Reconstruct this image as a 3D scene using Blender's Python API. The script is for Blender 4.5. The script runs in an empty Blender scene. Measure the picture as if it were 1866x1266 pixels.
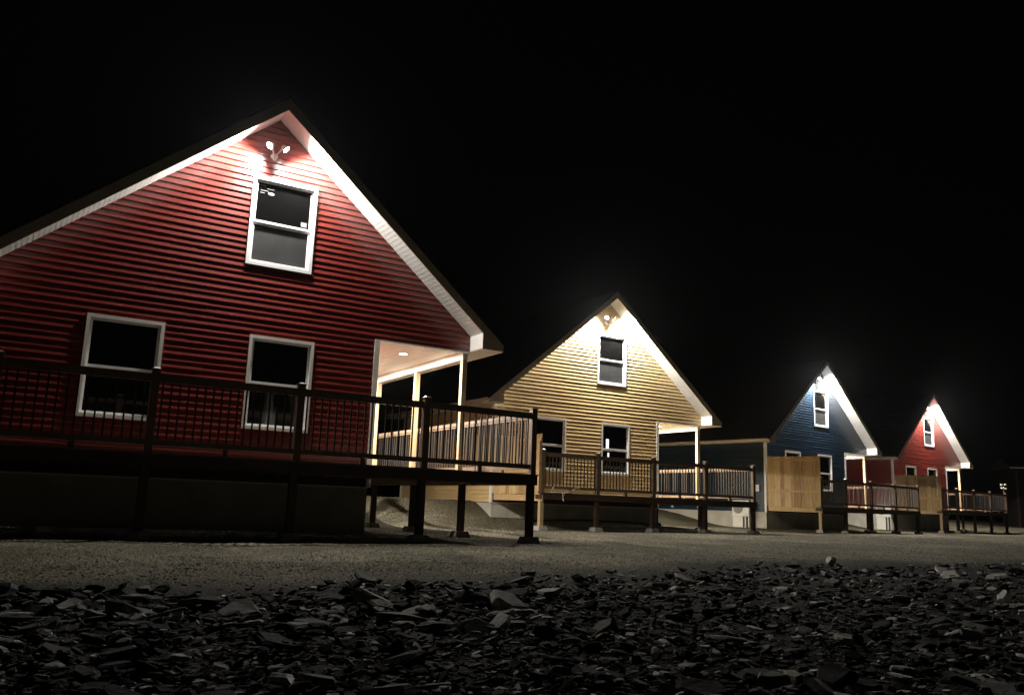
import bpy, math, random
from mathutils import Vector, Matrix
R = math.radians
sc = bpy.context.scene
col = sc.collection

# ---------------------------------------------------------------- camera
F_PX = 1522.66 / 1866.0
cam_d = bpy.data.cameras.new("camera")
cam = bpy.data.objects.new("camera", cam_d)
col.objects.link(cam)
cam_d.sensor_width = 36.0
cam_d.lens = 36.0 * F_PX
cam_d.clip_start = 0.05
cam_d.clip_end = 3000
pit, rol = R(10.6685), R(2.082)
cp, sp, cr, sr = math.cos(pit), math.sin(pit), math.cos(rol), math.sin(rol)
r0 = Vector((1, 0, 0)); f0 = Vector((0, cp, sp)); u0 = Vector((0, -sp, cp))
r1 = cr * r0 + sr * u0; u1v = -sr * r0 + cr * u0
mw = Matrix(((r1.x, u1v.x, -f0.x, 0), (r1.y, u1v.y, -f0.y, 0), (r1.z, u1v.z, -f0.z, 0), (0, 0, 0, 1)))
cam.matrix_world = mw
sc.camera = cam

# ---------------------------------------------------------------- world: night sky
w = bpy.data.worlds.new("World"); sc.world = w; w.use_nodes = True
nt = w.node_tree
bg = nt.nodes["Background"]
sky = nt.nodes.new("ShaderNodeTexSky"); sky.sky_type = 'NISHITA'; sky.sun_disc = False
sky.sun_elevation = R(-4.0); sky.sun_rotation = R(180)
nt.links.new(sky.outputs[0], bg.inputs[0])
bg.inputs[1].default_value = 0.035
sc.view_settings.view_transform = 'Standard'
sc.view_settings.look = 'None'
sc.view_settings.exposure = 0.0
sc.view_settings.gamma = 1.0
sc.cycles.use_denoising = True
sc.cycles.max_bounces = 8
sc.cycles.diffuse_bounces = 4
sc.cycles.sample_clamp_indirect = 6.0

FLOOD_W = [1450.0, 2700.0, 3000.0, 3200.0]
PORCH_W = 390.0
FLOOD_COL = (1.0, 0.955, 0.88)
PORCH_COL = (1.0, 0.91, 0.77)

# ---------------------------------------------------------------- materials
def mat(name, colr, rough=0.6, spec=0.5, metal=0.0):
    m = bpy.data.materials.new(name); m.use_nodes = True
    b = m.node_tree.nodes["Principled BSDF"]
    b.inputs["Base Color"].default_value = (*colr, 1)
    b.inputs["Roughness"].default_value = rough
    b.inputs["Specular IOR Level"].default_value = spec
    b.inputs["Metallic"].default_value = metal
    return m
def N(m, t, **k):
    n = m.node_tree.nodes.new(t)
    for a, v in k.items(): setattr(n, a, v)
    return n
def L(m, a, b): m.node_tree.links.new(a, b)
def noisy(m, c1, c2, scale=(1, 1, 1), nscale=8.0, detail=4.0, bump=0.0, bscale=None, lo=0.35, hi=0.65, bdist=0.01):
    b = m.node_tree.nodes["Principled BSDF"]
    tc = N(m, "ShaderNodeTexCoord"); mp = N(m, "ShaderNodeMapping")
    mp.inputs["Scale"].default_value = scale
    L(m, tc.outputs["Object"], mp.inputs[0])
    ns = N(m, "ShaderNodeTexNoise"); ns.inputs["Scale"].default_value = nscale; ns.inputs["Detail"].default_value = detail
    L(m, mp.outputs[0], ns.inputs["Vector"])
    rp = N(m, "ShaderNodeValToRGB")
    rp.color_ramp.elements[0].position = lo; rp.color_ramp.elements[1].position = hi
    rp.color_ramp.elements[0].color = (*c1, 1); rp.color_ramp.elements[1].color = (*c2, 1)
    L(m, ns.outputs["Fac"], rp.inputs[0]); L(m, rp.outputs[0], b.inputs["Base Color"])
    if bump:
        n2 = ns
        if bscale:
            n2 = N(m, "ShaderNodeTexNoise"); n2.inputs["Scale"].default_value = bscale; n2.inputs["Detail"].default_value = 5
            L(m, mp.outputs[0], n2.inputs["Vector"])
        bp = N(m, "ShaderNodeBump"); bp.inputs["Strength"].default_value = bump; bp.inputs["Distance"].default_value = bdist
        L(m, n2.outputs["Fac"], bp.inputs["Height"]); L(m, bp.outputs[0], b.inputs["Normal"])
    return m

def siding_mat(name, c):
    m = mat(name, c, 0.29, 0.8)
    c2 = tuple(v * 0.86 for v in c)
    noisy(m, c2, c, (0.6, 0.6, 6), 3.0, 3)
    return m
M = {}
M['red'] = siding_mat("red vinyl siding", (0.15, 0.019, 0.014))
M['yellow'] = siding_mat("yellow vinyl siding", (0.67, 0.49, 0.24))
M['blue'] = siding_mat("navy vinyl siding", (0.012, 0.026, 0.047))
M['red2'] = siding_mat("bright red vinyl siding", (0.20, 0.028, 0.019))
M['trim'] = noisy(mat("white trim", (0.75, 0.73, 0.68), 0.4), (0.70, 0.68, 0.63), (0.78, 0.76, 0.71), nscale=3)
M['vinyl'] = mat("white window vinyl", (0.8, 0.8, 0.8), 0.3)
M['soffit'] = noisy(mat("white soffit", (0.62, 0.62, 0.6), 0.45), (0.58, 0.58, 0.56), (0.64, 0.64, 0.62), nscale=2)
M['ceiling'] = noisy(mat("cream porch ceiling", (0.52, 0.49, 0.43), 0.45), (0.49, 0.46, 0.405), (0.55, 0.52, 0.46), nscale=1.2)
M['fascia'] = noisy(mat("taupe fascia", (0.42, 0.38, 0.29), 0.5), (0.38, 0.345, 0.26), (0.45, 0.41, 0.315), nscale=4)
M['gutter'] = noisy(mat("beige side fascia", (0.5, 0.46, 0.38), 0.45), (0.46, 0.42, 0.34), (0.54, 0.50, 0.42), nscale=3)
M['roof'] = noisy(mat("dark roof shingles", (0.012, 0.012, 0.012), 0.9, 0.15), (0.007, 0.007, 0.007), (0.018, 0.017, 0.017), nscale=14, bump=0.5, bscale=60)
M['glass'] = mat("dark window glass", (0.003, 0.003, 0.003), 0.04, 0.6)
M['screen'] = noisy(mat("grey insect screen", (0.02, 0.02, 0.021), 0.6, 0.2), (0.016, 0.016, 0.017), (0.026, 0.026, 0.027), nscale=2)
M['curtain'] = noisy(mat("curtain and reflection on glass", (0.03, 0.03, 0.03), 0.1, 0.6), (0.004, 0.005, 0.005), (0.16, 0.18, 0.17), (1.3, 1.3, 0.22), 4.0, 2, lo=0.47, hi=0.75)  # curtain folds and a faint reflection painted into the pane colour
M['conc'] = noisy(mat("foundation concrete", (0.42, 0.41, 0.37), 0.85), (0.36, 0.35, 0.31), (0.46, 0.45, 0.40), nscale=2.2, detail=6, bump=0.3, bscale=40, bdist=0.004)
M['block'] = noisy(mat("cast footing concrete", (0.34, 0.33, 0.30), 0.9), (0.26, 0.25, 0.23), (0.40, 0.39, 0.36), nscale=9, bump=0.4, bscale=60)
M['brown'] = noisy(mat("brown railing", (0.135, 0.092, 0.062), 0.42), (0.115, 0.078, 0.052), (0.15, 0.104, 0.072), nscale=5)
M['rim'] = noisy(mat("brown deck rim", (0.05, 0.024, 0.014), 0.7), (0.035, 0.018, 0.01), (0.06, 0.03, 0.017), (1, 1, 8), 4)
M['iron'] = mat("black baluster iron", (0.024, 0.021, 0.019), 0.45)
M['decking'] = noisy(mat("brown decking boards", (0.12, 0.10, 0.08), 0.55), (0.095, 0.08, 0.064), (0.145, 0.12, 0.097), (1.2, 14, 1), 3)
M['joist'] = noisy(mat("treated joist", (0.20, 0.16, 0.09), 0.8), (0.16, 0.12, 0.07), (0.24, 0.19, 0.11), (1, 1, 6), 4)
M['post'] = noisy(mat("pine porch post", (0.40, 0.29, 0.17), 0.6), (0.35, 0.25, 0.14), (0.44, 0.33, 0.20), (14, 14, 0.8), 3)
def plank_mat():
    m = mat("pine privacy planks", (0.45, 0.31, 0.15), 0.65)
    b = m.node_tree.nodes["Principled BSDF"]
    tc = N(m, "ShaderNodeTexCoord"); mp = N(m, "ShaderNodeMapping"); mp.inputs["Scale"].default_value = (22, 22, 1.1)
    L(m, tc.outputs["Object"], mp.inputs[0])
    ns = N(m, "ShaderNodeTexNoise"); ns.inputs["Scale"].default_value = 2.2; ns.inputs["Detail"].default_value = 5; ns.inputs["Distortion"].default_value = 0.6
    L(m, mp.outputs[0], ns.inputs["Vector"])
    ge = N(m, "ShaderNodeNewGeometry")
    mx = N(m, "ShaderNodeMath", operation='ADD'); L(m, ns.outputs["Fac"], mx.inputs[0])
    m2 = N(m, "ShaderNodeMath", operation='MULTIPLY_ADD'); m2.inputs[1].default_value = 0.5; m2.inputs[2].default_value = -0.25
    L(m, ge.outputs["Random Per Island"], m2.inputs[0]); L(m, m2.outputs[0], mx.inputs[1])
    rp = N(m, "ShaderNodeValToRGB")
    rp.color_ramp.elements[0].position = 0.2; rp.color_ramp.elements[0].color = (0.22, 0.12, 0.045, 1)
    rp.color_ramp.elements[1].position = 0.8; rp.color_ramp.elements[1].color = (0.58, 0.43, 0.23, 1)
    e = rp.color_ramp.elements.new(0.45); e.color = (0.44, 0.30, 0.14, 1)
    L(m, mx.outputs[0], rp.inputs[0])
    vo = N(m, "ShaderNodeTexVoronoi"); vo.inputs["Scale"].default_value = 1.0
    mp2 = N(m, "ShaderNodeMapping"); mp2.inputs["Scale"].default_value = (6, 6, 3.2)
    L(m, tc.outputs["Object"], mp2.inputs[0]); L(m, mp2.outputs[0], vo.inputs["Vector"])
    kr = N(m, "ShaderNodeValToRGB"); kr.color_ramp.elements[0].position = 0.07; kr.color_ramp.elements[1].position = 0.13
    kr.color_ramp.elements[0].color = (0.35, 0.25, 0.2, 1); kr.color_ramp.elements[1].color = (1, 1, 1, 1)
    L(m, vo.outputs["Distance"], kr.inputs[0])
    mm = N(m, "ShaderNodeMix", data_type='RGBA', blend_type='MULTIPLY'); mm.inputs[0].default_value = 1
    L(m, rp.outputs[0], mm.inputs[6]); L(m, kr.outputs[0], mm.inputs[7]); L(m, mm.outputs[2], b.inputs["Base Color"])
    return m
M['plank'] = plank_mat()
M['metal'] = mat("white painted metal", (0.66, 0.66, 0.62), 0.4)
M['grille'] = mat("grey grille", (0.22, 0.23, 0.22), 0.5)
M['dark'] = mat("dark plastic", (0.03, 0.03, 0.03), 0.5)
M['cord'] = mat("pale string", (0.7, 0.66, 0.58), 0.8)
M['paper'] = mat("pale sticker", (0.2, 0.2, 0.2), 0.7)
M['white'] = mat("lamp housing white", (0.75, 0.75, 0.73), 0.4)
def emis(name, c, s):
    m = mat(name, (0.8, 0.8, 0.8)); b = m.node_tree.nodes["Principled BSDF"]
    b.inputs["Emission Color"].default_value = (*c, 1); b.inputs["Emission Strength"].default_value = s
    return m
M['led'] = emis("flood lamp lens", FLOOD_COL, 120)
M['can'] = emis("recessed lamp lens", (1, 0.9, 0.72), 14)
M['glow'] = emis("distant warm lamp", (1.0, 0.72, 0.36), 0.12)
M['glim'] = emis("glowing patch on window", (0.85, 0.95, 1.0), 1.4)

# stone / ground materials
def stone_mat(name, c1, c2):
    m = mat(name, c1, 0.95, 0.06); b = m.node_tree.nodes["Principled BSDF"]
    ge = N(m, "ShaderNodeNewGeometry"); oi = N(m, "ShaderNodeObjectInfo")
    ad = N(m, "ShaderNodeMath", operation='ADD'); L(m, ge.outputs["Random Per Island"], ad.inputs[0]); L(m, oi.outputs["Random"], ad.inputs[1])
    fr = N(m, "ShaderNodeMath", operation='FRACT'); L(m, ad.outputs[0], fr.inputs[0])
    rp = N(m, "ShaderNodeValToRGB")
    rp.color_ramp.elements[0].color = (*c1, 1); rp.color_ramp.elements[1].color = (*c2, 1)
    e = rp.color_ramp.elements.new(0.66); e.color = (*[(a * 0.84 + b2 * 0.16) for a, b2 in zip(c1, c2)], 1)
    e = rp.color_ramp.elements.new(0.86); e.color = (*[(a * 0.6 + b2 * 0.4) * k_ for a, b2, k_ in zip(c1, c2, (1, 1, 0.7))], 1)
    e = rp.color_ramp.elements.new(0.5); e.color = (c1[0] * 1.2, c1[1] * 1.15, c1[2], 1)
    L(m, fr.outputs[0], rp.inputs[0])
    tc = N(m, "ShaderNodeTexCoord"); ns = N(m, "ShaderNodeTexNoise"); ns.inputs["Scale"].default_value = 30; ns.inputs["Detail"].default_value = 6
    L(m, ge.outputs["Position"], ns.inputs["Vector"])
    mm = N(m, "ShaderNodeMix", data_type='RGBA', blend_type='MULTIPLY'); mm.inputs[0].default_value = 0.8
    L(m, rp.outputs[0], mm.inputs[6]); L(m, ns.outputs["Color"], mm.inputs[7])
    hs = N(m, "ShaderNodeHueSaturation"); hs.inputs["Saturation"].default_value = 0.35; hs.inputs["Value"].default_value = 1.7
    L(m, mm.outputs[2], hs.inputs["Color"]); L(m, hs.outputs[0], b.inputs["Base Color"])
    bp = N(m, "ShaderNodeBump"); bp.inputs["Strength"].default_value = 0.6; bp.inputs["Distance"].default_value = 0.01
    L(m, ns.outputs["Fac"], bp.inputs["Height"]); L(m, bp.outputs[0], b.inputs["Normal"])
    return m
M['shale'] = stone_mat("dark shale", (0.012, 0.013, 0.012), (0.50, 0.50, 0.44))
M['palestone'] = stone_mat("pale quartz stone", (0.62, 0.60, 0.52), (0.7, 0.68, 0.6))
M['pebble'] = stone_mat("crushed gravel", (0.11, 0.10, 0.075), (0.46, 0.44, 0.36))

# ---------------------------------------------------------------- mesh helpers
class MB:
    def __init__(s, xf=None): s.v = []; s.f = []; s.xf = xf
    def P(s, *p):
        if s.xf: p = s.xf(*p)
        s.v.append(p); return len(s.v) - 1
    def quad(s, a, b, c, d): s.f.append(tuple(s.P(*q) for q in (a, b, c, d)))
    def poly(s, pts): s.f.append(tuple(s.P(*q) for q in pts))
    def hexa(s, p):   # 8 points: bottom 4 then top 4
        i = [s.P(*q) for q in p]
        for f in ((3, 2, 1, 0), (4, 5, 6, 7), (0, 1, 5, 4), (1, 2, 6, 5), (2, 3, 7, 6), (3, 0, 4, 7)): s.f.append(tuple(i[k] for k in f))
    def box(s, x0, x1, y0, y1, z0, z1):
        s.hexa([(x0, y0, z0), (x1, y0, z0), (x1, y1, z0), (x0, y1, z0), (x0, y0, z1), (x1, y0, z1), (x1, y1, z1), (x0, y1, z1)])
    def prism(s, pts, y0, y1):   # polygon in (x,z) extruded along y
        n = len(pts); a = [s.P(x, y0, z) for x, z in pts]; b = [s.P(x, y1, z) for x, z in pts]
        s.f.append(tuple(a)); s.f.append(tuple(reversed(b)))
        for i in range(n): s.f.append((a[i], b[i], b[(i + 1) % n], a[(i + 1) % n]))
    def frustum(s, cx, cy, z0, z1, h0, h1):
        s.hexa([(cx - h0, cy - h0, z0), (cx + h0, cy - h0, z0), (cx + h0, cy + h0, z0), (cx - h0, cy + h0, z0),
                (cx - h1, cy - h1, z1), (cx + h1, cy - h1, z1), (cx + h1, cy + h1, z1), (cx - h1, cy + h1, z1)])
    def cyl(s, a, b, r0, r1=None, n=16, caps=True):
        r1 = r0 if r1 is None else r1
        a = Vector(a); b = Vector(b); d = (b - a).normalized()
        t = d.orthogonal().normalized(); q = d.cross(t)
        A = []; B = []
        for i in range(n):
            c, s_ = math.cos(2 * math.pi * i / n), math.sin(2 * math.pi * i / n)
            A.append(s.P(*(a + (t * c + q * s_) * r0))); B.append(s.P(*(b + (t * c + q * s_) * r1)))
        for i in range(n): s.f.append((A[i], A[(i + 1) % n], B[(i + 1) % n], B[i]))
        if caps: s.f.append(tuple(reversed(A))); s.f.append(tuple(B))
    def build(s, name, m, parent=None, smooth=False, recalc=True):
        me = bpy.data.meshes.new(name); me.from_pydata(s.v, [], s.f)
        if recalc:
            import bmesh
            bm = bmesh.new(); bm.from_mesh(me); bmesh.ops.recalc_face_normals(bm, faces=bm.faces); bm.to_mesh(me); bm.free()
        me.materials.append(m)
        if smooth: me.polygons.foreach_set("use_smooth", [True] * len(me.polygons))
        o = bpy.data.objects.new(name, me); col.objects.link(o)
        if parent: o.parent = parent
        return o
def empty(name, loc, rz, label, cat, group=None):
    o = bpy.data.objects.new(name, None); col.objects.link(o)
    o.location = loc; o.rotation_euler = (0, 0, rz); o.empty_display_size = 0.3
    o["label"] = label; o["category"] = cat
    if group: o["group"] = group
    return o

# ---------------------------------------------------------------- house data (metres, datum = porch level)
W_, LEN, P_ = 8.457, 6.5, 6.465
HA, HB, HE, HP = 6.17, 5.92, 2.37, 2.044
OV, EV, HT = 0.519, 0.469, 2.174
SL = (HB - HE) / (W_ / 2)
GZ = -0.65
ZSL = [-0.75, -0.86, -0.87, -0.87]      # bottom of the siding
HOUSES = [(-8.107, 12.427, 0.984, 0.5419), (-0.462, 25.108, 0.930, 0.5445), (10.969, 35.798, 0.975, 0.6779), (21.193, 46.320, 1.1745, 0.6735)]
DECK_DZ = [0.0, -0.11, -0.14, -0.16]
SHEAR = [0.0, 0.06, 0.42, 0.66]

# ---------------------------------------------------------------- terrain
def sstep(a, b, x):
    t = min(1, max(0, (x - a) / (b - a))); return t * t * (3 - 2 * t)
BANK = [(2.5, 7.5), (-0.7, 1.3), (1.6, 6.6), (1.0, 5.5)]
from mathutils import noise as mnoise
def local(i, x, y):
    hx, hy, hz, a = HOUSES[i]; dx, dy = x - hx, y - hy
    return math.cos(a) * dx + math.sin(a) * dy, -math.sin(a) * dx + math.cos(a) * dy
def ground_z(x, y):
    ws = 0; r = 0
    for i in range(4):
        u, v = local(i, x, y)
        wt = math.exp(-((u + 1.2) / 4.0) ** 2) + 1e-5
        ws += wt; r += wt * (0.68 * sstep(BANK[i][0], BANK[i][1], v) + 0.07 * sstep(-2.0, 0.2, v))
    z = GZ + r / ws
    z += 0.035 * mnoise.noise(Vector((x * 0.45, y * 0.45, 1.7))) + 0.018 * mnoise.noise(Vector((x * 1.6, y * 1.6, 4.2)))
    u, v = local(0, x, y); z += 0.06 * math.exp(-((u - 2.7) / 0.55) ** 2 - ((v + 4.2) / 0.4) ** 2) + 0.03 * math.exp(-((u - 1.4) / 0.5) ** 2 - ((v + 4.3) / 0.35) ** 2)
    far = sstep(70, 200, math.hypot(x, y)); z = z * (1 - far) + (-0.2) * far
    return z
EDGE = [(-60, -20), (-12, 1.6), (-3.2, 5.6), (-1.67, 6.4), (-0.08, 7.4), (0.44, 8.1), (3.4, 11.0), (8.2, 13.8), (20, 22), (60, 50)]
def edge_y(x):
    for (xa, ya), (xb, yb) in zip(EDGE, EDGE[1:]):
        if xa <= x <= xb: return ya + (yb - ya) * (x - xa) / (xb - xa)
    return EDGE[-1][1] if x > 0 else EDGE[0][1]
def ax(lo, hi, step, far):
    c = [lo + i * step for i in range(int((hi - lo) / step) + 1)]
    s = step; a = lo
    while a > -far: s *= 1.35; a -= s; c.insert(0, a)
    s = step; b = c[-1]
    while b < far: s *= 1.35; b += s; c.append(b)
    return c
xs = ax(-14, 40, 0.28, 900); ys = ax(1, 62, 0.28, 900)
gv = [(x, y, ground_z(x, y)) for y in ys for x in xs]
nx = len(xs)
gf = [(j * nx + i, j * nx + i + 1, (j + 1) * nx + i + 1, (j + 1) * nx + i) for j in range(len(ys) - 1) for i in range(nx - 1)]
gm = bpy.data.meshes.new("ground"); gm.from_pydata(gv, [], gf)
gm.polygons.foreach_set("use_smooth", [True] * len(gm.polygons))
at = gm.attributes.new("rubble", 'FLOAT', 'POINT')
at.data.foreach_set("value", [sstep(-1.9, 0.3, edge_y(x) - y + 0.5 * mnoise.noise(Vector((x * 0.8, y * 0.8, 9)))) for x, y, z in gv])  # fade reaches onto the gravel, shade there painted into the ground colour
ground = bpy.data.objects.new("ground", gm); col.objects.link(ground); ground["kind"] = "structure"
m = mat("gravel ground", (0.25, 0.23, 0.18), 0.95, 0.05); b = m.node_tree.nodes["Principled BSDF"]
ge = N(m, "ShaderNodeNewGeometry")
n1 = N(m, "ShaderNodeTexNoise"); n1.inputs["Scale"].default_value = 42; n1.inputs["Detail"].default_value = 4; L(m, ge.outputs["Position"], n1.inputs["Vector"])
n2 = N(m, "ShaderNodeTexNoise"); n2.inputs["Scale"].default_value = 0.55; n2.inputs["Detail"].default_value = 5; L(m, ge.outputs["Position"], n2.inputs["Vector"])
vo = N(m, "ShaderNodeTexVoronoi"); vo.inputs["Scale"].default_value = 32; L(m, ge.outputs["Position"], vo.inputs["Vector"])
rp = N(m, "ShaderNodeValToRGB"); rp.color_ramp.elements[0].position = 0.40; rp.color_ramp.elements[1].position = 0.62
rp.color_ramp.elements[0].color = (0.055, 0.05, 0.034, 1); rp.color_ramp.elements[1].color = (0.30, 0.28, 0.21, 1)
L(m, n1.outputs["Fac"], rp.inputs[0])
r2 = N(m, "ShaderNodeValToRGB"); r2.color_ramp.elements[0].position = 0.3; r2.color_ramp.elements[1].position = 0.7
r2.color_ramp.elements[0].color = (0.38, 0.37, 0.34, 1); r2.color_ramp.elements[1].color = (1.0, 0.98, 0.95, 1)
L(m, n2.outputs["Fac"], r2.inputs[0])
mm = N(m, "ShaderNodeMix", data_type='RGBA', blend_type='MULTIPLY'); mm.inputs[0].default_value = 1
L(m, rp.outputs[0], mm.inputs[6]); L(m, r2.outputs[0], mm.inputs[7])
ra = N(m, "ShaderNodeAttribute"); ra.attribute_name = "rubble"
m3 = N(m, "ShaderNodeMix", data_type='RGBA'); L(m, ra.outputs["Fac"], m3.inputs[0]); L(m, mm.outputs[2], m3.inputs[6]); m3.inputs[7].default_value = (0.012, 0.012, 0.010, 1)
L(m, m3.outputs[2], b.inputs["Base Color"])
ad = N(m, "ShaderNodeMath", operation='ADD'); L(m, n1.outputs["Fac"], ad.inputs[0]); L(m, vo.outputs["Distance"], ad.inputs[1])
bp = N(m, "ShaderNodeBump"); bp.inputs["Strength"].default_value = 0.9; bp.inputs["Distance"].default_value = 0.03
L(m, ad.outputs[0], bp.inputs["Height"]); L(m, bp.outputs[0], b.inputs["Normal"])
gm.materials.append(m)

# ---------------------------------------------------------------- siding builder
ROW = 0.114
def siding(mb, mapf, z0, zbreaks, span, holes):
    """mapf(a, out, z) -> local point; span(z, up) -> (a0, a1); holes = [(a0,a1,z0,z1)]"""
    prof = []
    z = z0; top = zbreaks[-1]
    while z < top - 1e-6:
        prof += [(z, 0.0155), (z + 0.006, 0.0172), (z + 0.014, 0.0166), (z + ROW, 0.001)]
        z += ROW
    br = sorted(set([b_ for b_ in zbreaks[:-1]] + [h[2] for h in holes] + [h[3] for h in holes]))
    def joints(zz):
        k_ = int((zz - z0) / ROW + 0.01); rj = random.Random(k_ * 7 + 3); a_ = rj.uniform(0.3, 3.6)
        return [a_ + 3.66 * t_ for t_ in range(3)]
    def ints(zz, e):
        a0, a1 = span(zz + e)
        if a1 - a0 < 1e-4: return []
        out = [(a0, a1)]
        for h in holes:
            if h[2] - 1e-7 < zz + e < h[3] + 1e-7:
                nxt = []
                for p, q in out:
                    if h[0] > p and h[1] < q: nxt += [(p, h[0]), (h[1], q)]
                    else: nxt.append((p, q))
                out = nxt
        return out
    for k in range(len(prof) - 1):
        (za, oa), (zb, ob) = prof[k], prof[k + 1]
        if za >= top: break
        if zb - za < 1e-6:   # underside of the next course
            I = ints(za, 1e-5)
            for p, q in I: mb.quad(mapf(p, oa, za), mapf(q, oa, za), mapf(q, ob, za), mapf(p, ob, za))
            continue
        cuts = [za] + [c for c in br if za + 1e-5 < c < zb - 1e-5] + [min(zb, top)]
        for c, d in zip(cuts, cuts[1:]):
            oc = oa + (ob - oa) * (c - za) / (zb - za); od = oa + (ob - oa) * (d - za) / (zb - za)
            A = ints(c, 1e-5); B = ints(d, -1e-5)
            if len(A) == len(B):
                for (p, q), (r_, s_) in zip(A, B):
                    js = [j for j in joints(za) if max(p, r_) < j < min(q, s_)]
                    lo_ = [p] + js; hi_ = js + [q]; lo2 = [r_] + js; hi2 = js + [s_]
                    for n_, (p1, q1, r1_, s1_) in enumerate(zip(lo_, hi_, lo2, hi2)):
                        e_ = 0.0022 * ((n_ + int(za / ROW + 50)) % 2)
                        mb.quad(mapf(p1, oc + e_, c), mapf(q1, oc + e_, c), mapf(s1_, od + e_ * .3, d), mapf(r1_, od + e_ * .3, d))
            elif len(A) == 1 and not B:
                (p, q), = A; mb.poly([mapf(p, oc, c), mapf(q, oc, c), mapf((p + q) / 2, od, d)])

def window(H, w, zo, u1, u2, z1, z2, upper, kind, room='glass'):
    """double-hung window in the facade (v = 0); w = parent"""
    t = 0.062 if upper else 0.056
    f = MB()
    y0, y1 = -0.036, 0.02
    for (a, b_, c, d) in ((u1, u2, z1 - t, z1), (u1, u2, z2, z2 + t), (u1, u1 + t, z2 + t, z1 - t), (u2 - t, u2, z2 + t, z1 - t)):
        f.box(a, b_, y0, y1, c + zo, d + zo)
    win = f.build("window", M['trim'] if not upper else M['vinyl'], w)
    a, b_, c, d = u1 + t, u2 - t, z2 + t, z1 - t
    s = 0.042; mid = c + (d - c) * 0.49
    g = MB()
    for (p, q, r_, s_, yo) in ((a, b_, d - s, d, 0), (a, b_, mid - 0.012, mid + s - 0.012, 0), (a, a + s, mid + s - .012, d - s, 0), (b_ - s, b_, mid + s - .012, d - s, 0)):
        g.box(p, q, 0.006 + yo, 0.04 + yo, r_ + zo, s_ + zo)
    up = g.build("upper_sash", M['vinyl'], win)
    g = MB()
    for (p, q, r_, s_) in ((a, b_, mid - s - .012, mid - .0125), (a, b_, c, c + s), (a, a + s, c + s, mid - s - .012), (b_ - s, b_, c + s, mid - s - .012)):
        g.box(p, q, 0.022, 0.055, r_ + zo, s_ + zo)
    lo = g.build("lower_sash", M['vinyl'], win)
    g = MB(); g.box(a + s - .005, b_ - s + .005, 0.026, 0.034, mid + s - .02 + zo, d - s + .005 + zo); g.build("glass_pane", M[room], win)
    g = MB(); g.box(a + s - .005, b_ - s + .005, 0.040, 0.048, c + s - .005 + zo, mid - s - .008 + zo)
    g.build("glass_pane", M['screen'] if upper else M['curtain' if (kind == 0 and u1 > 3) else 'glass'], win)
    if upper and kind == 0:
        g = MB(); g.box(b_ - s - 0.15, b_ - s - 0.04, 0.0215, 0.0255, mid + s + 0.02 + zo, mid + s + 0.11 + zo); g.build("sticker", M['paper'], win)
        g = MB()
        for k, (p, q) in enumerate(((0.05, 0.14), (0.17, 0.30), (0.06, 0.20), (0.05, 0.13))):
            g.box(a + s + p, a + s + q, 0.0215, 0.0255, d - s - 0.06 - k * 0.045 + zo, d - s - 0.052 - k * 0.045 + zo)
        n = 14; cx, cz = a + s + 0.25, d - s - 0.185 + zo
        g.prism([(cx + 0.06 * math.cos(2 * math.pi * i / n), cz + 0.028 * math.sin(2 * math.pi * i / n)) for i in range(n)], 0.0215, 0.0255)
        st = g.build("sticker", M['paper'], win)
    return win

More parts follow.
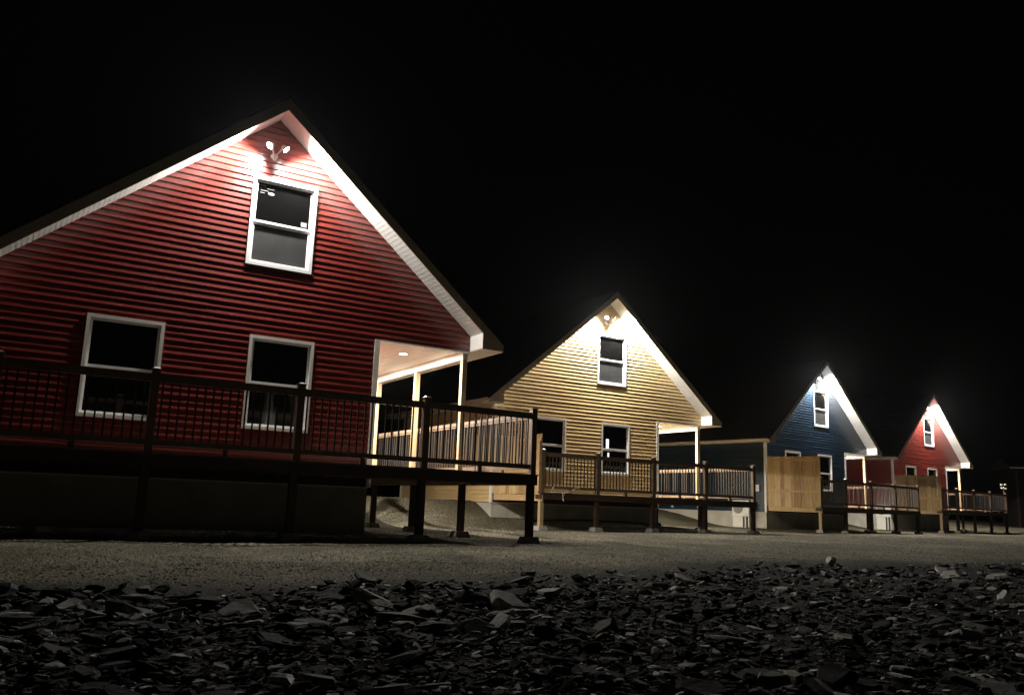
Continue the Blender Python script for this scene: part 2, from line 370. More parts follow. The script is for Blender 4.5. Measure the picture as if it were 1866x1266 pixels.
# ---------------------------------------------------------------- the cabin
UL, ZT = (-EV, HT), 0
def build_cabin(i, key, label):
    hx, hy, hz, yaw = HOUSES[i]
    zo = hz - GZ; ZS = ZSL[i]
    w = empty("cabin", (hx, hy, GZ), yaw, label, "cabin", "gabled cabins in a staggered row")
    W, P = W_, P_
    wins = [(3.839, 5.042, 4.757, 3.080, True), (4.040, 5.213, 1.814, 0.156, False), (1.458, 2.637, 1.814, 0.156, False)]
    holes = [(a + .02, b_ - .02, d + .02, c - .02) for a, b_, c, d, _ in wins]
    def span(z):
        if z < HP: return (0, P)
        if z < HE: return (0, W)
        return ((z - HE) / SL, W - (z - HE) / SL)
    mb = MB()
    siding(mb, lambda a, o, z: (a, -o, z + zo), ZS, [HP, HE, HB], span, holes)
    mb.build("front_wall", M[key], w, recalc=False)
    # left side, porch side, back walls
    mb = MB(); siding(mb, lambda a, o, z: (-o, LEN - a, z + zo), ZS, [HP], lambda z: (0, LEN), []); mb.build("side_wall", M[key], w, recalc=False)
    mb = MB(); siding(mb, lambda a, o, z: (P + o, a, z + zo), ZS, [HP], lambda z: (0, LEN), [(2.6, 3.55, -0.5, 1.62)]); mb.build("porch_wall", M[key], w, recalc=False)
    mb = MB()
    def spanb(z):
        if z < HP: return (W - P, W)
        if z < HE: return (0, W)
        return ((z - HE) / SL, W - (z - HE) / SL)
    siding(mb, lambda a, o, z: (W - a, LEN + o, z + zo), ZS, [HP, HE, HB], spanb, []); mb.build("back_wall", M[key], w, recalc=False)
    # inner lining so that nothing shows through
    mb = MB(); mb.box(0.03, P - 0.03, 0.10, LEN - 0.03, ZS + 0.05 + zo, HP - 0.02 + zo)
    mb.prism([(0.15, HP + 0.1 + zo), (W - 0.15, HP + 0.1 + zo), (W - 0.15, HE - 0.14 + zo), (W / 2, HB - 0.15 + zo), (0.15, HE - 0.14 + zo)], 0.10, LEN - 0.05)
    mb.build("inner_lining", M['dark'], w)
    # foundation
    mb = MB(); mb.box(0.02, P - 0.02, 0.02, LEN - 0.02, -0.35, ZS + 0.03 + zo); mb.build("foundation", M['conc'], w)
    # corner boards
    for (cx, cy, top) in ((0, 0, HP), (P, 0, HP), (0, LEN, HP), (P, LEN, HP)):
        mb = MB(); sx = -1 if cx == 0 else 1; sy = -1 if cy == 0 else 1
        x0, x1 = sorted((cx + sx * 0.026, cx - sx * 0.075)); y0, y1 = sorted((cy + sy * 0.026, cy - sy * 0.006))
        mb.box(x0, x1, y0, y1, ZS - 0.01 + zo, top + zo - 0.003)
        x0, x1 = sorted((cx + sx * 0.026, cx - sx * 0.006)); y0, y1 = sorted((cy - sy * 0.006, cy - sy * 0.075))
        mb.box(x0, x1, y0, y1, ZS - 0.01 + zo, top + zo - 0.003)
        mb.build("corner_board", M['trim'], w)
    # trim under the overhanging gable wall
    mb = MB(); mb.box(P + 0.028, W + 0.002, -0.022, 0.03, HP - 0.03 + zo, HP - 0.001 + zo); mb.build("drip_trim", M['trim'], w)
    # starter strip
    mb = MB(); mb.box(0.03, P - 0.03, -0.012, 0.015, ZS - 0.03 + zo, ZS - 0.002 + zo); mb.build("starter_strip", M['trim'], w)
    # front and rear fascia (rake boards with boxed ends)
    def rake(y0, y1):
        tot = [(-EV, HP), (0, HP), (0, HE - 0.01), (W / 2, HB - 0.01), (W, HE - 0.01), (W, HP), (W + EV, HP), (W + EV, HT), (W / 2, HA - 0.03), (-EV, HT)]
        t = [(x, z + zo) for x, z in tot]; mb = MB()
        for idx in ((0, 1, 2, 9), (2, 3, 8, 9), (3, 4, 7, 8), (4, 5, 6, 7)): mb.prism([t[k] for k in idx], y0, y1)
        return mb.build("fascia", M['fascia'], w)
    rake(-OV - 0.025, -OV); rake(LEN + OV, LEN + OV + 0.025)
    # rake soffits, stepped panel by panel
    for sgn in (-1, 1):
        for (ya, yb) in ((-OV, -0.0), (LEN, LEN + OV)):
            mb = MB(); n = 60; half = W / 2
            for k in range(n):
                s0, s1 = k / n, (k + 1) / n
                xa, xb = W / 2 + sgn * half * s0, W / 2 + sgn * half * s1
                za, zb = HB - (HB - HE) * s0, HB - (HB - HE) * s1
                mb.quad((xa, ya, za + zo), (xb, ya, zb + zo - 0.0028), (xb, yb, zb + zo - 0.0028), (xa, yb, za + zo))
                mb.quad((xb, ya, zb + zo - 0.0028), (xb, ya, zb + zo), (xb, yb, zb + zo), (xb, yb, zb + zo - 0.0028))
            xe = W / 2 + sgn * half
            mb.quad((xe, ya, HE + zo), (xe, ya, HP + zo), (xe, yb, HP + zo), (xe, yb, HE + zo))
            mb.build("rake_soffit", M['soffit'], w)
    # level eave soffit + side fascia
    mb = MB(); mb.box(-EV + 0.0, 0.0, -OV, LEN + OV, HP + zo + 0.004, HP + 0.02 + zo); mb.build("eave_soffit", M['soffit'], w)
    mb = MB(); mb.box(-EV - 0.022, -EV, -OV, LEN + OV, HP + zo - 0.012, HT + 0.0 + zo)
    mb.box(-EV - 0.075, -EV - 0.022, -OV + 0.03, LEN + OV - 0.03, HT - 0.07 + zo, HT - 0.01 + zo)
    mb.build("side_fascia", M['gutter'], w)
    mb = MB(); mb.box(W + EV, W + EV + 0.022, -OV, LEN + OV, HP + zo - 0.012, HT + zo); mb.build("side_fascia", M['gutter'], w)
    # porch ceiling with panel grooves
    mb = MB(); x = P + 0.02
    while x < W + EV - 0.01:
        x2 = min(x + 0.30, W + EV)
        ya = -OV if x >= W - 0.01 else 0.0
        if x < W < x2: x2 = W
        mb.box(x, x2 - 0.004, ya + 0.002, LEN + 0.4, HP + zo + 0.001, HP + 0.02 + zo); x = x2
    mb.build("porch_ceiling", M['ceiling'], w)
    mb = MB(); mb.box(W - 0.13, W - 0.015, 0.035, LEN - 0.02, HP - 0.155 + zo, HP - 0.001 + zo); mb.build("porch_beam", M['ceiling'], w)
    # roof
    mb = MB()
    y0, y1 = -OV - 0.055, LEN + OV + 0.055
    for sgn in (-1, 1):
        xe = W / 2 + sgn * (W / 2 + EV + 0.05); ze = HT - 0.04 + zo
        t = 0.035
        p = [(W / 2, HA - 0.03 + zo), (xe, ze), (xe, ze + t), (W / 2, HA - 0.03 + t + 0.01 + zo)]
        mb.prism(p if sgn > 0 else p[::-1], y0, y1)
    # shingle courses
    n = 34
    for sgn in (-1, 1):
        for k in range(n):
            s0, s1 = k / n, (k + 1) / n
            half = W / 2 + EV + 0.05
            xa, xb = W / 2 + sgn * half * s0, W / 2 + sgn * half * s1
            za = HA + 0.017 + zo - (HA - HT + 0.01) * s0; zb = HA + 0.017 + zo - (HA - HT + 0.01) * s1
            mb.quad((xa, y0 + .004, za), (xb, y0 + .004, zb + 0.012), (xb, y1 - .004, zb + 0.012), (xa, y1 - .004, za))
            mb.quad((xb, y0 + .004, zb + 0.012), (xb, y0 + .004, zb), (xb, y1 - .004, zb), (xb, y1 - .004, zb + 0.012))
    mb.build("roof", M['roof'], w)
    # windows
    for a, b_, c, d, up in wins: window(i, w, zo, a, b_, c, d, up, i)
    if i == 1:
        mb = MB(); mb.box(4.27, 4.38, 0.020, 0.0245, 0.98 + zo, 1.30 + zo); mb.box(4.34, 4.40, 0.020, 0.0245, 0.72 + zo, 0.86 + zo)
        mb.build("glow_patch_on_glass", M['glim'], w)  # emissive patches on the panes stand in for a bright glint
    # porch posts and door
    dz = DECK_DZ[i]
    for v in (0.09, 2.32, 4.55):
        mb = MB(); mb.box(W - 0.125, W - 0.02, v - 0.05, v + 0.055, -0.43 + dz + zo, HP - 0.156 + zo); mb.build("porch_post", M['post'], w)
    mb = MB(); mb.box(P - 0.01, P + 0.035, 2.56, 3.59, -0.42 + dz + zo, 1.66 + zo); dr = mb.build("door", M['trim'], w)
    mb = MB(); mb.cyl((P + 0.035, 3.47, 0.55 + zo), (P + 0.09, 3.47, 0.55 + zo), 0.025); mb.build("handle", M['dark'], dr)
    # recessed lamps in the porch ceiling, one an unseen extra for more light
    for v in (1.08, 3.2, 5.3):
        mb = MB(); mb.cyl((7.47, v, HP - 0.012 + zo), (7.47, v, HP + 0.002 + zo), 0.105, 0.105, 20); rl = mb.build("recessed_lamp", M['white'], w)
        mb = MB(); mb.cyl((7.47, v, HP - 0.016 + zo), (7.47, v, HP - 0.0125 + zo), 0.08, 0.08, 20); mb.build("lens", M['can'], rl)
        ld = bpy.data.lights.new("porch_light", 'AREA'); ld.shape = 'DISK'; ld.size = 0.14; ld.energy = PORCH_W; ld.color = PORCH_COL
        lo = bpy.data.objects.new("porch_light", ld); col.objects.link(lo); lo.parent = rl; lo.location = (7.47, v, HP - 0.02 + zo)
    # twin flood lamp under the gable
    cu, cz = 4.17, 5.24 + zo
    mb = MB(); mb.cyl((cu, -0.017, cz - 0.07), (cu, -0.06, cz - 0.07), 0.065, 0.06, 20)
    mb.frustum(cu, -0.085, cz - 0.16, cz - 0.05, 0.02, 0.035)
    fl = mb.build("flood_lamp", M['white'], w)
    for sgn in (-1, 1):
        ax_ = Vector((sgn * 0.62, -0.28, -0.66)).normalized()
        c0 = Vector((cu + sgn * 0.14, -0.245, cz + 0.045))
        mb = MB(); mb.cyl((cu + sgn * 0.02, -0.075, cz - 0.06), tuple(c0 - ax_ * 0.05), 0.014)
        mb.cyl(tuple(c0 - ax_ * 0.075), tuple(c0 + ax_ * 0.02), 0.035, 0.066, 20)
        hd = mb.build("lamp_head", M['white'], fl)
        mb = MB(); mb.cyl(tuple(c0 + ax_ * 0.0205), tuple(c0 + ax_ * 0.026), 0.060, 0.054, 20); mb.build("lens", M['led'], fl)
        ld = bpy.data.lights.new("flood_light", 'SPOT'); ld.energy = FLOOD_W[i]; ld.color = FLOOD_COL; ld.spot_size = R(168); ld.spot_blend = 1.0; ld.shadow_soft_size = 0.045
        lo = bpy.data.objects.new("flood_light", ld); col.objects.link(lo); lo.parent = fl
        lo.matrix_local = Matrix.Translation(c0 + ax_ * 0.075) @ ax_.to_track_quat('-Z', 'Y').to_matrix().to_4x4()
    return w

# ---------------------------------------------------------------- the deck with its railing
def build_deck(i, label, screen_top):
    hx, hy, hz, yaw = HOUSES[i]; zo = hz - GZ + DECK_DZ[i]; k = SHEAR[i]
    w = empty("deck", (hx, hy, GZ), yaw, label, "deck", "raised brown decks with baluster railings")
    def xf(x, y, z): return (x + (k * (-y) / 2.1 if y < 0 else 0), y, z)
    U0, U1, V0 = 0.32, 8.80, -2.12
    ZD = -0.43
    # deck boards (run along the front; run along the porch too)
    mb = MB(xf); y = V0 - 0.02
    while y < -0.16:
        mb.box(U0 - 0.03, U1 + 0.03, y, y + 0.134, ZD - 0.026 + zo, ZD + zo); y += 0.14
    mb.build("deck_boards", M['decking'], w)
    mb = MB(); y = -0.02
    while y < LEN - 0.05:
        mb.box(P_ + 0.05, U1 + 0.03, y, y + 0.134, ZD - 0.026 + zo, ZD + zo); y += 0.14
    mb.build("porch_boards", M['decking'], w)
    # rim boards
    z0, z1 = ZD - 0.19 + zo, ZD - 0.028 + zo
    mb = MB(xf); mb.box(U0 - 0.02, U1 + 0.02, V0, V0 + 0.04, z0, z1); mb.build("rim_board", M['rim'], w)
    mb = MB(xf); mb.box(U1 - 0.02, U1 + 0.02, V0 + 0.041, 0, z0, z1); mb.box(U1 - 0.02, U1 + 0.02, 0.0005, LEN, z0, z1); mb.build("rim_board", M['rim'], w)
    mb = MB(xf); mb.box(U0 - 0.02, U0 + 0.02, V0 + 0.041, -0.02, z0, z1); mb.build("rim_board", M['rim'], w)
    mb = MB(); mb.box(0.03, P_ - 0.08, -0.058, -0.019, ZSL[i] - DECK_DZ[i] + 0.012 + zo, ZD - 0.035 + zo); mb.build("shade_strip", M['rim'], w)  # dark strip added in place of shade on the siding under the deck
    # joists
    mb = MB(xf); x = U0 + 0.35
    while x < U1 - 0.1:
        mb.box(x, x + 0.038, V0 + 0.041, -0.0585, z0 + 0.012, z1); x += 0.405
    y = 0.3
    while y < LEN: mb.box(P_ + 0.06, U1 - 0.021, y, y + 0.038, z0 + 0.012, z1); y += 0.405
    mb.build("joists", M['joist'], w)
    # support legs on cast footing blocks
    posts = [0.37, 2.30, 4.42, 6.58, 8.73]
    legs = [(u, V0 + 0.09) for u in posts[1:]] + [(posts[0], V0 + 0.09)] + [(8.46, 0.06), (8.46, 2.35), (8.46, 4.6)]
    for n_, (u, v) in enumerate(legs):
        x, y = xf(u, v, 0)[:2]
        cx, sx = math.cos(yaw), math.sin(yaw)
        gz = ground_z(hx + cx * x - sx * y, hy + sx * x + cx * y) - GZ - 0.02
        mb = MB(xf); hw = 0.057; mb.box(u - hw, u + hw, v - hw, v + hw, gz + 0.13, z0 - 0.001); mb.build("leg", M['post'] if (i > 0 and n_ == 4) else M['rim'], w)
        mb = MB(xf); mb.frustum(u, v, gz - 0.06, gz + 0.135, 0.17, 0.12); mb.build("footing_block", M['block'], w)
    # railing posts with caps
    hw = 0.054
    rp_ = [(u, V0 + 0.06) for u in (posts if i == 0 else posts[1:] + posts[:1])] + [(8.73, LEN - 0.1)]
    for (u, v) in rp_:
        mb = MB(xf); mb.box(u - hw, u + hw, v - hw, v + hw, ZD + 0.001 + zo, 0.735 + zo)
        po = mb.build("railing_post", M['brown'], w)
        mb = MB(xf); mb.box(u - hw - 0.012, u + hw + 0.012, v - hw - 0.012, v + hw + 0.012, 0.736 + zo, 0.752 + zo)
        mb.frustum(u, v, 0.7521 + zo, 0.775 + zo, hw + 0.004, 0.02); mb.build("cap", M['brown'], po)
    nb = [0]; rest = MB(xf)
    def panel(a, b_, fixed, along_u):
        def bx(m_, p0, p1, hwid, za, zb):
            if along_u: m_.box(p0, p1, fixed - hwid, fixed + hwid, za + zo, zb + zo)
            else:
                if p0 < 0 < p1:
                    m_.box(fixed - hwid, fixed + hwid, p0, 0, za + zo, zb + zo); m_.box(fixed - hwid, fixed + hwid, 0.0005, p1, za + zo, zb + zo)
                else: m_.box(fixed - hwid, fixed + hwid, p0, p1, za + zo, zb + zo)
        mb = MB(xf); bx(mb, a, b_, 0.034, 0.605, 0.675); top = mb.build("top_rail", M['brown'], w)
        mb = MB(xf); bx(mb, a, b_, 0.022, 0.565, 0.604); mb.build("under_rail", M['brown'], top)
        mb = MB(xf); bx(mb, a, b_, 0.024, -0.335, -0.255)
        bx(mb, (a + b_) / 2 - 0.035, (a + b_) / 2 + 0.035, 0.02, ZD + 0.001, -0.336); mb.build("bottom_rail", M['brown'], w)
        n = max(2, round((b_ - a) / 0.120)); st = (b_ - a) / n
        for q in range(n):
            p = a + st * (q + 0.5)
            m_ = MB(xf) if nb[0] < 100 else rest
            bx(m_, p - 0.0115, p + 0.0115, 0.0115, -0.254, 0.564)
            if nb[0] < 100: m_.build("baluster", M['iron'], w)
            nb[0] += 1
    for a, b_ in ((0, 1), (1, 2), (2, 3), (3, 4)): panel(posts[a] + hw, posts[b_] - hw, V0 + 0.06, True)
    for a, b_ in ((V0 + 0.06 + hw, -0.02), (0.02, 2.25), (2.29, 4.5), (4.54, LEN - 0.1 - hw)): panel(a, b_, 8.73, False)
    o = rest.build("balusters", M['iron'], w); o["kind"] = "stuff"
    # pine privacy screen on the left edge
    if screen_top:
        rnd = random.Random(i + 5)
        A = Vector((0.05, -0.06)); B = Vector((0.33 + k, V0 + 0.02)); D = B - A; ln = D.length; D.normalize(); nr = Vector((D.y, -D.x)) * 1.0
        zt = screen_top - DECK_DZ[i]; zb = -0.62 + (0.0 if i else 0)
        def slab(m_, s0, s1, n0, n1, za, zb_):
            q = [A + D * s0 + nr * n0, A + D * s1 + nr * n0, A + D * s1 + nr * n1, A + D * s0 + nr * n1]
            m_.hexa([(p.x, p.y, za + zo) for p in q] + [(p.x, p.y, zb_ + zo) for p in q])
        m_ = MB(); s = 0.0
        while s < ln - 0.03:
            wd = rnd.uniform(0.128, 0.15)
            s1 = min(s + wd, ln); slab(m_, s, s1 - rnd.uniform(0.003, 0.010), rnd.uniform(0, 0.006), 0.022, -0.50 + rnd.uniform(-.012, .012), zt + rnd.uniform(-0.02, 0.02)); s = s1
        pp = m_.build("privacy_screen", M['plank'], w)
        m_ = MB(); slab(m_, -0.0, ln + 0.03, -0.042, -0.004, -0.68, -0.505); m_.build("bottom_board", M['plank'], pp)
        m_ = MB(); slab(m_, 0.0, ln, 0.0225, 0.06, zt - 0.2, zt - 0.11); slab(m_, 0.0, ln, 0.0225, 0.06, 0.1, 0.19); m_.build("backing_rail", M['plank'], pp)
        m_ = MB(); slab(m_, ln - 0.09, ln - 0.002, 0.0226, 0.11, -0.42, zt - 0.21); m_.build("screen_post", M['plank'], pp)
    if i == 1:
        m_ = MB(xf)
        pts = [(0.62, -2.17, -0.40), (0.66, -2.19, -0.28), (0.70, -2.18, -0.40), (0.86, -2.17, -0.43), (0.98, -2.18, -0.42), (1.0, -2.19, -0.55), (1.02, -2.19, -0.66), (1.0, -2.18, -0.60), (1.06, -2.17, -0.42), (1.3, -2.16, -0.40), (1.42, -2.15, -0.30), (1.52, -2.15, -0.26), (1.6, -2.15, -0.31)]
        for a, b_ in zip(pts, pts[1:]): m_.cyl((a[0], a[1], a[2] + zo), (b_[0], b_[1], b_[2] + zo), 0.007, n=6)
        o = m_.build("string", M['cord'], None)
        o.matrix_world = Matrix.Translation((hx, hy, GZ)) @ Matrix.Rotation(yaw, 4, 'Z')
        o["label"] = "pale loose string dangling over the front edge of the yellow cabin's deck"; o["category"] = "string"
    return w

build_cabin(0, 'red', "large nearest cabin with dark red siding and three white-framed windows")
build_cabin(1, 'yellow', "yellow sided gabled cabin, second from the left, with its gable lamp glowing")
build_cabin(2, 'blue', "navy blue sided gabled cabin between the yellow and far red cabins")
build_cabin(3, 'red2', "small far red cabin at the right end of the row, behind the navy one")
build_deck(0, "nearest raised brown deck with long baluster railing in front of the big red cabin", None)
build_deck(1, "raised brown deck with pale string on its edge in front of the yellow cabin", 1.07)
build_deck(2, "raised brown deck with tall pine screen at its left end before the navy cabin", 1.46)
build_deck(3, "farthest raised brown deck in front of the small far red cabin", 1.2)

# ---------------------------------------------------------------- heat pumps
def heat_pump(i, u, v, ztop, sc_, label):
    hx, hy, hz, yaw = HOUSES[i]
    c, s = math.cos(yaw), math.sin(yaw)
    px_, py_ = hx + c * u - s * v, hy + s * u + c * v
    gz = ground_z(px_, py_)
    w = empty("heat_pump", (px_, py_, gz), yaw - math.pi / 2, label, "heat pump", "outdoor heat pumps beside the cabins")
    # local: x runs towards the street (-v), front (fan side) faces -y (away from the wall)
    H = hz + ztop - gz; bh = 0.62; z0 = H - bh
    mb = MB(); mb.box(-0.42, 0.42, -0.16, 0.16, z0, H); body = mb.build("casing", M['metal'], w)
    mb = MB(); n = 28
    for r_ in (0.08, 0.13, 0.18, 0.23):
        for k in range(n):
            a0, a1 = 2 * math.pi * k / n, 2 * math.pi * (k + 1) / n
            mb.cyl((-0.12 + r_ * math.cos(a0), -0.172, z0 + 0.31 + r_ * math.sin(a0)), (-0.12 + r_ * math.cos(a1), -0.172, z0 + 0.31 + r_ * math.sin(a1)), 0.006, n=4, caps=False)
    for k in range(8):
        a0 = math.pi * 2 * k / 8; mb.cyl((-0.12, -0.172, z0 + 0.31), (-0.12 + 0.25 * math.cos(a0), -0.172, z0 + 0.31 + 0.25 * math.sin(a0)), 0.006, n=4)
    mb.cyl((-0.12, -0.168, z0 + 0.31), (-0.12, -0.161, z0 + 0.31), 0.25, n=28); mb.build("fan_grille", M['grille'], w)
    mb = MB()
    for k in range(7): mb.box(0.4205, 0.428, -0.12, 0.12, z0 + 0.1 + k * 0.06, z0 + 0.125 + k * 0.06)
    mb.build("side_louvres", M['grille'], w)
    # stand of sheet metal legs with cross shelf
    mb = MB(); mb.box(-0.40, 0.10, -0.15, 0.10, 0.0, z0 - 0.06); mb.box(-0.42, 0.42, -0.17, 0.16, z0 - 0.045, z0 - 0.002)
    mb.build("stand", M['metal'], w)
    for x in (0.20, 0.36):
        mb = MB(); mb.box(x, x + 0.05, -0.14, -0.09, 0, z0 - 0.046); mb.build("leg", M['metal'], w)
    mb = MB(); mb.cyl((0.30, 0.12, z0 + 0.1), (0.34, 0.14, 0.02), 0.03, n=10); mb.build("drain_pipe", M['trim'], w)
    return w
heat_pump(2, -0.34, 0.95, -0.42, 1, "white heat pump on a stand beside the navy cabin, left of its pine screen")
heat_pump(3, -0.40, 0.35, -0.42, 1, "white heat pump beside the far red cabin, seen beneath the navy cabin's deck")

# meter box on the navy side wall, two small white boxes low on it
hx, hy, hz, yaw = HOUSES[2]
cab2 = [o for o in col.objects if o.name == "cabin.002"][0]
mb = MB(); mb.box(-0.10, -0.018, 0.28, 0.46, -0.02 + hz - GZ, 0.26 + hz - GZ); mb.build("meter_box", M['metal'], cab2)
for v in (3.5, 5.0):
    mb = MB(); mb.box(-0.075, -0.018, v, v + 0.09, ZSL[2] + 0.07 + hz - GZ, ZSL[2] + 0.15 + hz - GZ); mb.build("white_box", M['metal'], cab2)

# ---------------------------------------------------------------- dark far building at the right edge
fb = empty("outbuilding", (34.2, 56.6, -0.5), R(-12), "dark unlit building with a thin pale eave at the far right edge", "building")
mb = MB(); mb.box(0, 9, 0, 3, 0, 4.0); mb.build("wall", M['roof'], fb)  # near-black wall, its shade is put into the colour
mb = MB(); mb.prism([(-0.5, 4.15), (9.5, 4.15), (9.5, 4.27), (-0.5, 4.27)], -0.4, 3.4)
mb.hexa([(-0.5, -0.4, 4.271), (9.5, -0.4, 4.271), (9.5, 3.4, 4.271), (-0.5, 3.4, 4.271), (-0.4, 1.4, 4.9), (9.4, 1.4, 4.9), (9.4, 1.6, 4.9), (-0.4, 1.6, 4.9)]); mb.build("roof", M['roof'], fb)
mb = MB(); mb.box(-0.5, 9.5, -0.43, -0.4005, 4.12, 4.20); mb.build("eave", M['soffit'], fb)
mb = MB(); mb.box(-0.03, 0.09, -0.03, -0.001, 0.0, 4.0); mb.build("corner_board", M['rim'], fb)
mb = MB(); mb.box(2.0, 3.1, -0.04, -0.002, 1.4, 2.9); mb.build("window", M['glass'], fb)

lp = empty("yard_lamp", (30.0, 51.0, -0.55), 0, "small cluster of warm lamps on a thin post beyond the farthest deck", "lamp")
mb = MB(); mb.cyl((0, 0, 0), (0, 0, 2.55), 0.035, n=10); mb.build("pole", M['dark'], lp)
mb = MB()
for dx, dz_ in ((-0.12, 2.82), (0.11, 2.84), (-0.11, 2.62), (0.12, 2.60)): mb.frustum(dx, 0, dz_ - 0.04, dz_ + 0.04, 0.03, 0.05)
mb.box(-0.02, 0.02, -0.03, 0.03, 2.60, 2.7); mb.build("lamp_heads", M['glow'], lp)

# ---------------------------------------------------------------- stones
rnd = random.Random(11)
def stone_verts(rn, flat=None):
    n = rn.randint(5, 8); th = flat if flat else rn.uniform(0.07, 0.26); ex = rn.uniform(0.5, 0.9)
    ang = sorted(rn.uniform(0, 2 * math.pi) for _ in range(n))
    ang = [2 * math.pi * (k + rn.uniform(-0.33, 0.33)) / n for k in range(n)]
    rad = [rn.uniform(0.72, 1.08) for _ in range(n)]
    sh = (rn.uniform(-0.15, 0.15), rn.uniform(-0.15, 0.15)); tilt = rn.uniform(-0.12, 0.12)
    v = []
    for z, sc2 in ((-th, 0.82), (-th * 0.25, 1.0), (th * 0.55, 0.97), (th, 0.78)):
        for k in range(n):
            rr = rad[k] * sc2 * rn.uniform(0.93, 1.05)
            x = math.cos(ang[k]) * rr; y = math.sin(ang[k]) * rr * ex
            v.append((x + (sh[0] if z > 0 else 0), y + (sh[1] if z > 0 else 0), z + tilt * x * (1 if z > 0 else 0.3) + rn.uniform(-0.03, 0.03)))
    f = [tuple(reversed(range(n))), tuple(range(3 * n, 4 * n))]
    for l in range(3):
        for k in range(n): f.append((l * n + k, l * n + (k + 1) % n, (l + 1) * n + (k + 1) % n, (l + 1) * n + k))
    return v, f
variants = []
for k in range(26):
    v, f = stone_verts(rnd); me = bpy.data.meshes.new("stone"); me.from_pydata(v, [], f); me.materials.append(M['shale']); variants.append(me)
stones = []
def place_layer(count, smin, smax, big):
    k = 0
    while k < count:
        # uniform over the picture-ish: distance favours the near field
        d = math.exp(rnd.uniform(math.log(2.0), math.log(24.0)))
        a = rnd.uniform(R(-39), R(40))
        x, y = d * math.sin(a), d * math.cos(a)
        e = edge_y(x) - y + 0.5 * mnoise.noise(Vector((x * 0.8, y * 0.8, 9)))
        if e < -0.15: continue
        if e < 0.5 and rnd.random() > 0.25 + e: continue
        s = smin + (smax - smin) * rnd.random() ** big
        s *= 0.75 + 0.035 * d
        if e < 0.5: s = min(s, 0.085)
        if x < 0.3 and 4.2 < d < 7.5 and rnd.random() < 0.45: s *= 1.6
        tl = rnd.gauss(0, R(13)) if rnd.random() < 0.85 else rnd.gauss(0, R(38))
        if s / d > 0.016: tl *= 0.4
        tl2 = rnd.gauss(0, R(11))
        z = ground_z(x, y) + rnd.uniform(0.0, 0.045) + (0.35 * s * abs(math.sin(tl)))
        stones.append((s / d, s, x, y, z, tl, tl2, rnd.uniform(0, 6.28))); k += 1
place_layer(1000, 0.035, 0.14, 2.5)
place_layer(15000, 0.011, 0.05, 2.0)
stones.sort(reverse=True)
for q, (ra_, s, x, y, z, t1, t2, yw) in enumerate(stones[:290]):
    me = variants[q % len(variants)]
    o = bpy.data.objects.new("stone", me); col.objects.link(o); o.location = (x, y, z); o.rotation_euler = (t1, t2, yw); o.scale = (s, s, s)
    az = math.degrees(math.atan2(x, y)); dd = math.hypot(x, y)
    cu = ["at the far left edge", "left of centre", "in the middle", "right of centre", "at the far right edge"][min(4, max(0, int((az + 32) / 12.8)))]
    cd = ["in the nearest rubble,", "in the near rubble,", "half way up the rubble,", "in the rubble by the gravel,"][0 if dd < 3.3 else 1 if dd < 4.6 else 2 if dd < 6.4 else 3]
    o["label"] = "dark shale stone " + cd + " " + cu; o["category"] = "stone"; o["group"] = "shale stones " + cd.rstrip(",") + " " + cu
V = []; Fc = []
for (ra_, s, x, y, z, t1, t2, yw) in stones[290:]:
    v, f = stone_verts(rnd); M4 = Matrix.Translation((x, y, z)) @ Matrix.Rotation(yw, 4, 'Z') @ Matrix.Rotation(t2, 4, 'Y') @ Matrix.Rotation(t1, 4, 'X')
    base = len(V)
    V += [tuple(M4 @ (Vector(p) * s)) for p in v]; Fc += [tuple(base + k for k in g) for g in f]
me = bpy.data.meshes.new("rubble"); me.from_pydata(V, [], Fc); me.materials.append(M['shale'])
o = bpy.data.objects.new("rubble", me); col.objects.link(o); o["kind"] = "stuff"; o["label"] = "bed of broken dark shale chips covering the foreground"; o["category"] = "rubble"
def special(px_, py_, s, label, m_, seed, rot):
    rn = random.Random(seed); v, f = stone_verts(rn, 0.5); me = bpy.data.meshes.new("stone"); me.from_pydata(v, [], f); me.materials.append(m_)
    o = bpy.data.objects.new("stone", me); col.objects.link(o); o.location = (px_, py_, ground_z(px_, py_) + s * 0.55 + 0.02); o.scale = (s,) * 3; o.rotation_euler = rot
    o["label"] = label; o["category"] = "stone"
special(4.45, 11.7, 0.085, "small white stone alone on the far edge of the rubble, below the navy cabin's deck", M['palestone'], 3, tuple(Vector((0, 0, 1)).rotation_difference(Vector((-0.75, -0.4, 0.55)).normalized()).to_euler()))
special(4.0, 6.9, 0.07, "pale rounded stone in the rubble at the right edge of the picture", M['palestone'], 8, tuple(Vector((0, 0, 1)).rotation_difference(Vector((-0.75, -0.4, 0.55)).normalized()).to_euler()))
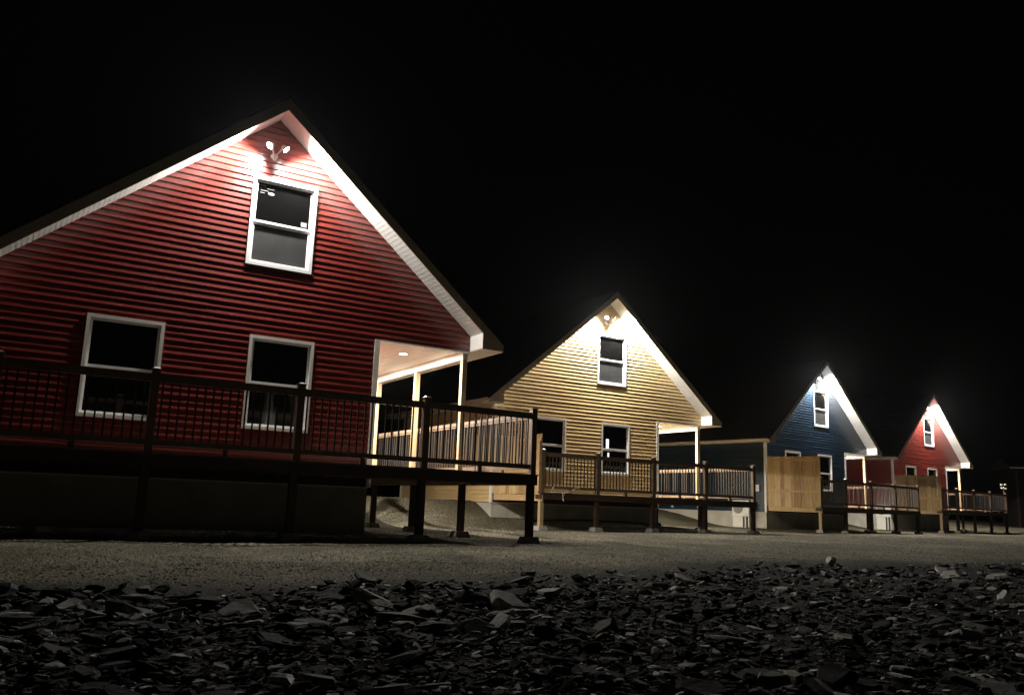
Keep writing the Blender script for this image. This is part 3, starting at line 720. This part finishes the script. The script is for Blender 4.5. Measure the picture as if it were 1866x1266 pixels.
# loose pebbles over the gravel
V = []; Fc = []
k = 0
while k < 26000:
    d = math.exp(rnd.uniform(math.log(5.0), math.log(34.0))); a = rnd.uniform(R(-37), R(40)); x, y = d * math.sin(a), d * math.cos(a)
    if edge_y(x) - y > rnd.uniform(-1.8, 0.3): continue
    inside = False
    for i in range(4):
        u, v = local(i, x, y)
        if -0.1 < u < P_ + 0.1 and v > -0.05 and v < LEN: inside = True
    if inside: continue
    s = rnd.uniform(0.005, 0.013) * (0.7 + 0.03 * d); z = ground_z(x, y) + s * 0.15
    pts = [(1, 0, 0), (0, 1, 0), (-1, 0, 0), (0, -1, 0), (0, 0, 1), (0, 0, -1)]
    base = len(V)
    for p in pts: V.append((x + p[0] * s * rnd.uniform(0.7, 1.3), y + p[1] * s * rnd.uniform(0.7, 1.3), z + p[2] * s * rnd.uniform(0.5, 0.9)))
    for g in ((0, 1, 4), (1, 2, 4), (2, 3, 4), (3, 0, 4), (1, 0, 5), (2, 1, 5), (3, 2, 5), (0, 3, 5)): Fc.append(tuple(base + q for q in g))
    k += 1
me = bpy.data.meshes.new("gravel"); me.from_pydata(V, [], Fc); me.materials.append(M['pebble'])
o = bpy.data.objects.new("gravel", me); col.objects.link(o); o["kind"] = "stuff"; o["label"] = "loose grey gravel scattered over the yard in front of the decks"; o["category"] = "gravel"

# ---------------------------------------------------------------- thin, added mist
HAZE = 0.00006  # density of a volume added to give the gable lamps a halo
if HAZE:
    mb = MB(); mb.box(-60, 90, -8, 120, -2.2, 14.0)
    hm = bpy.data.materials.new("halo mist"); hm.use_nodes = True; hn = hm.node_tree
    for n_ in list(hn.nodes):
        if n_.type == 'BSDF_PRINCIPLED': hn.nodes.remove(n_)
    pv = hn.nodes.new("ShaderNodeVolumePrincipled"); pv.inputs["Anisotropy"].default_value = 0.86; pv.inputs["Density"].default_value = HAZE; pv.inputs["Color"].default_value = (0.9, 0.95, 1, 1)
    hn.links.new(pv.outputs[0], hn.nodes["Material Output"].inputs["Volume"])
    o = mb.build("haze", hm); o["kind"] = "stuff"; o["label"] = "thin night mist added for a glow round the gable lamps"; o["category"] = "haze"
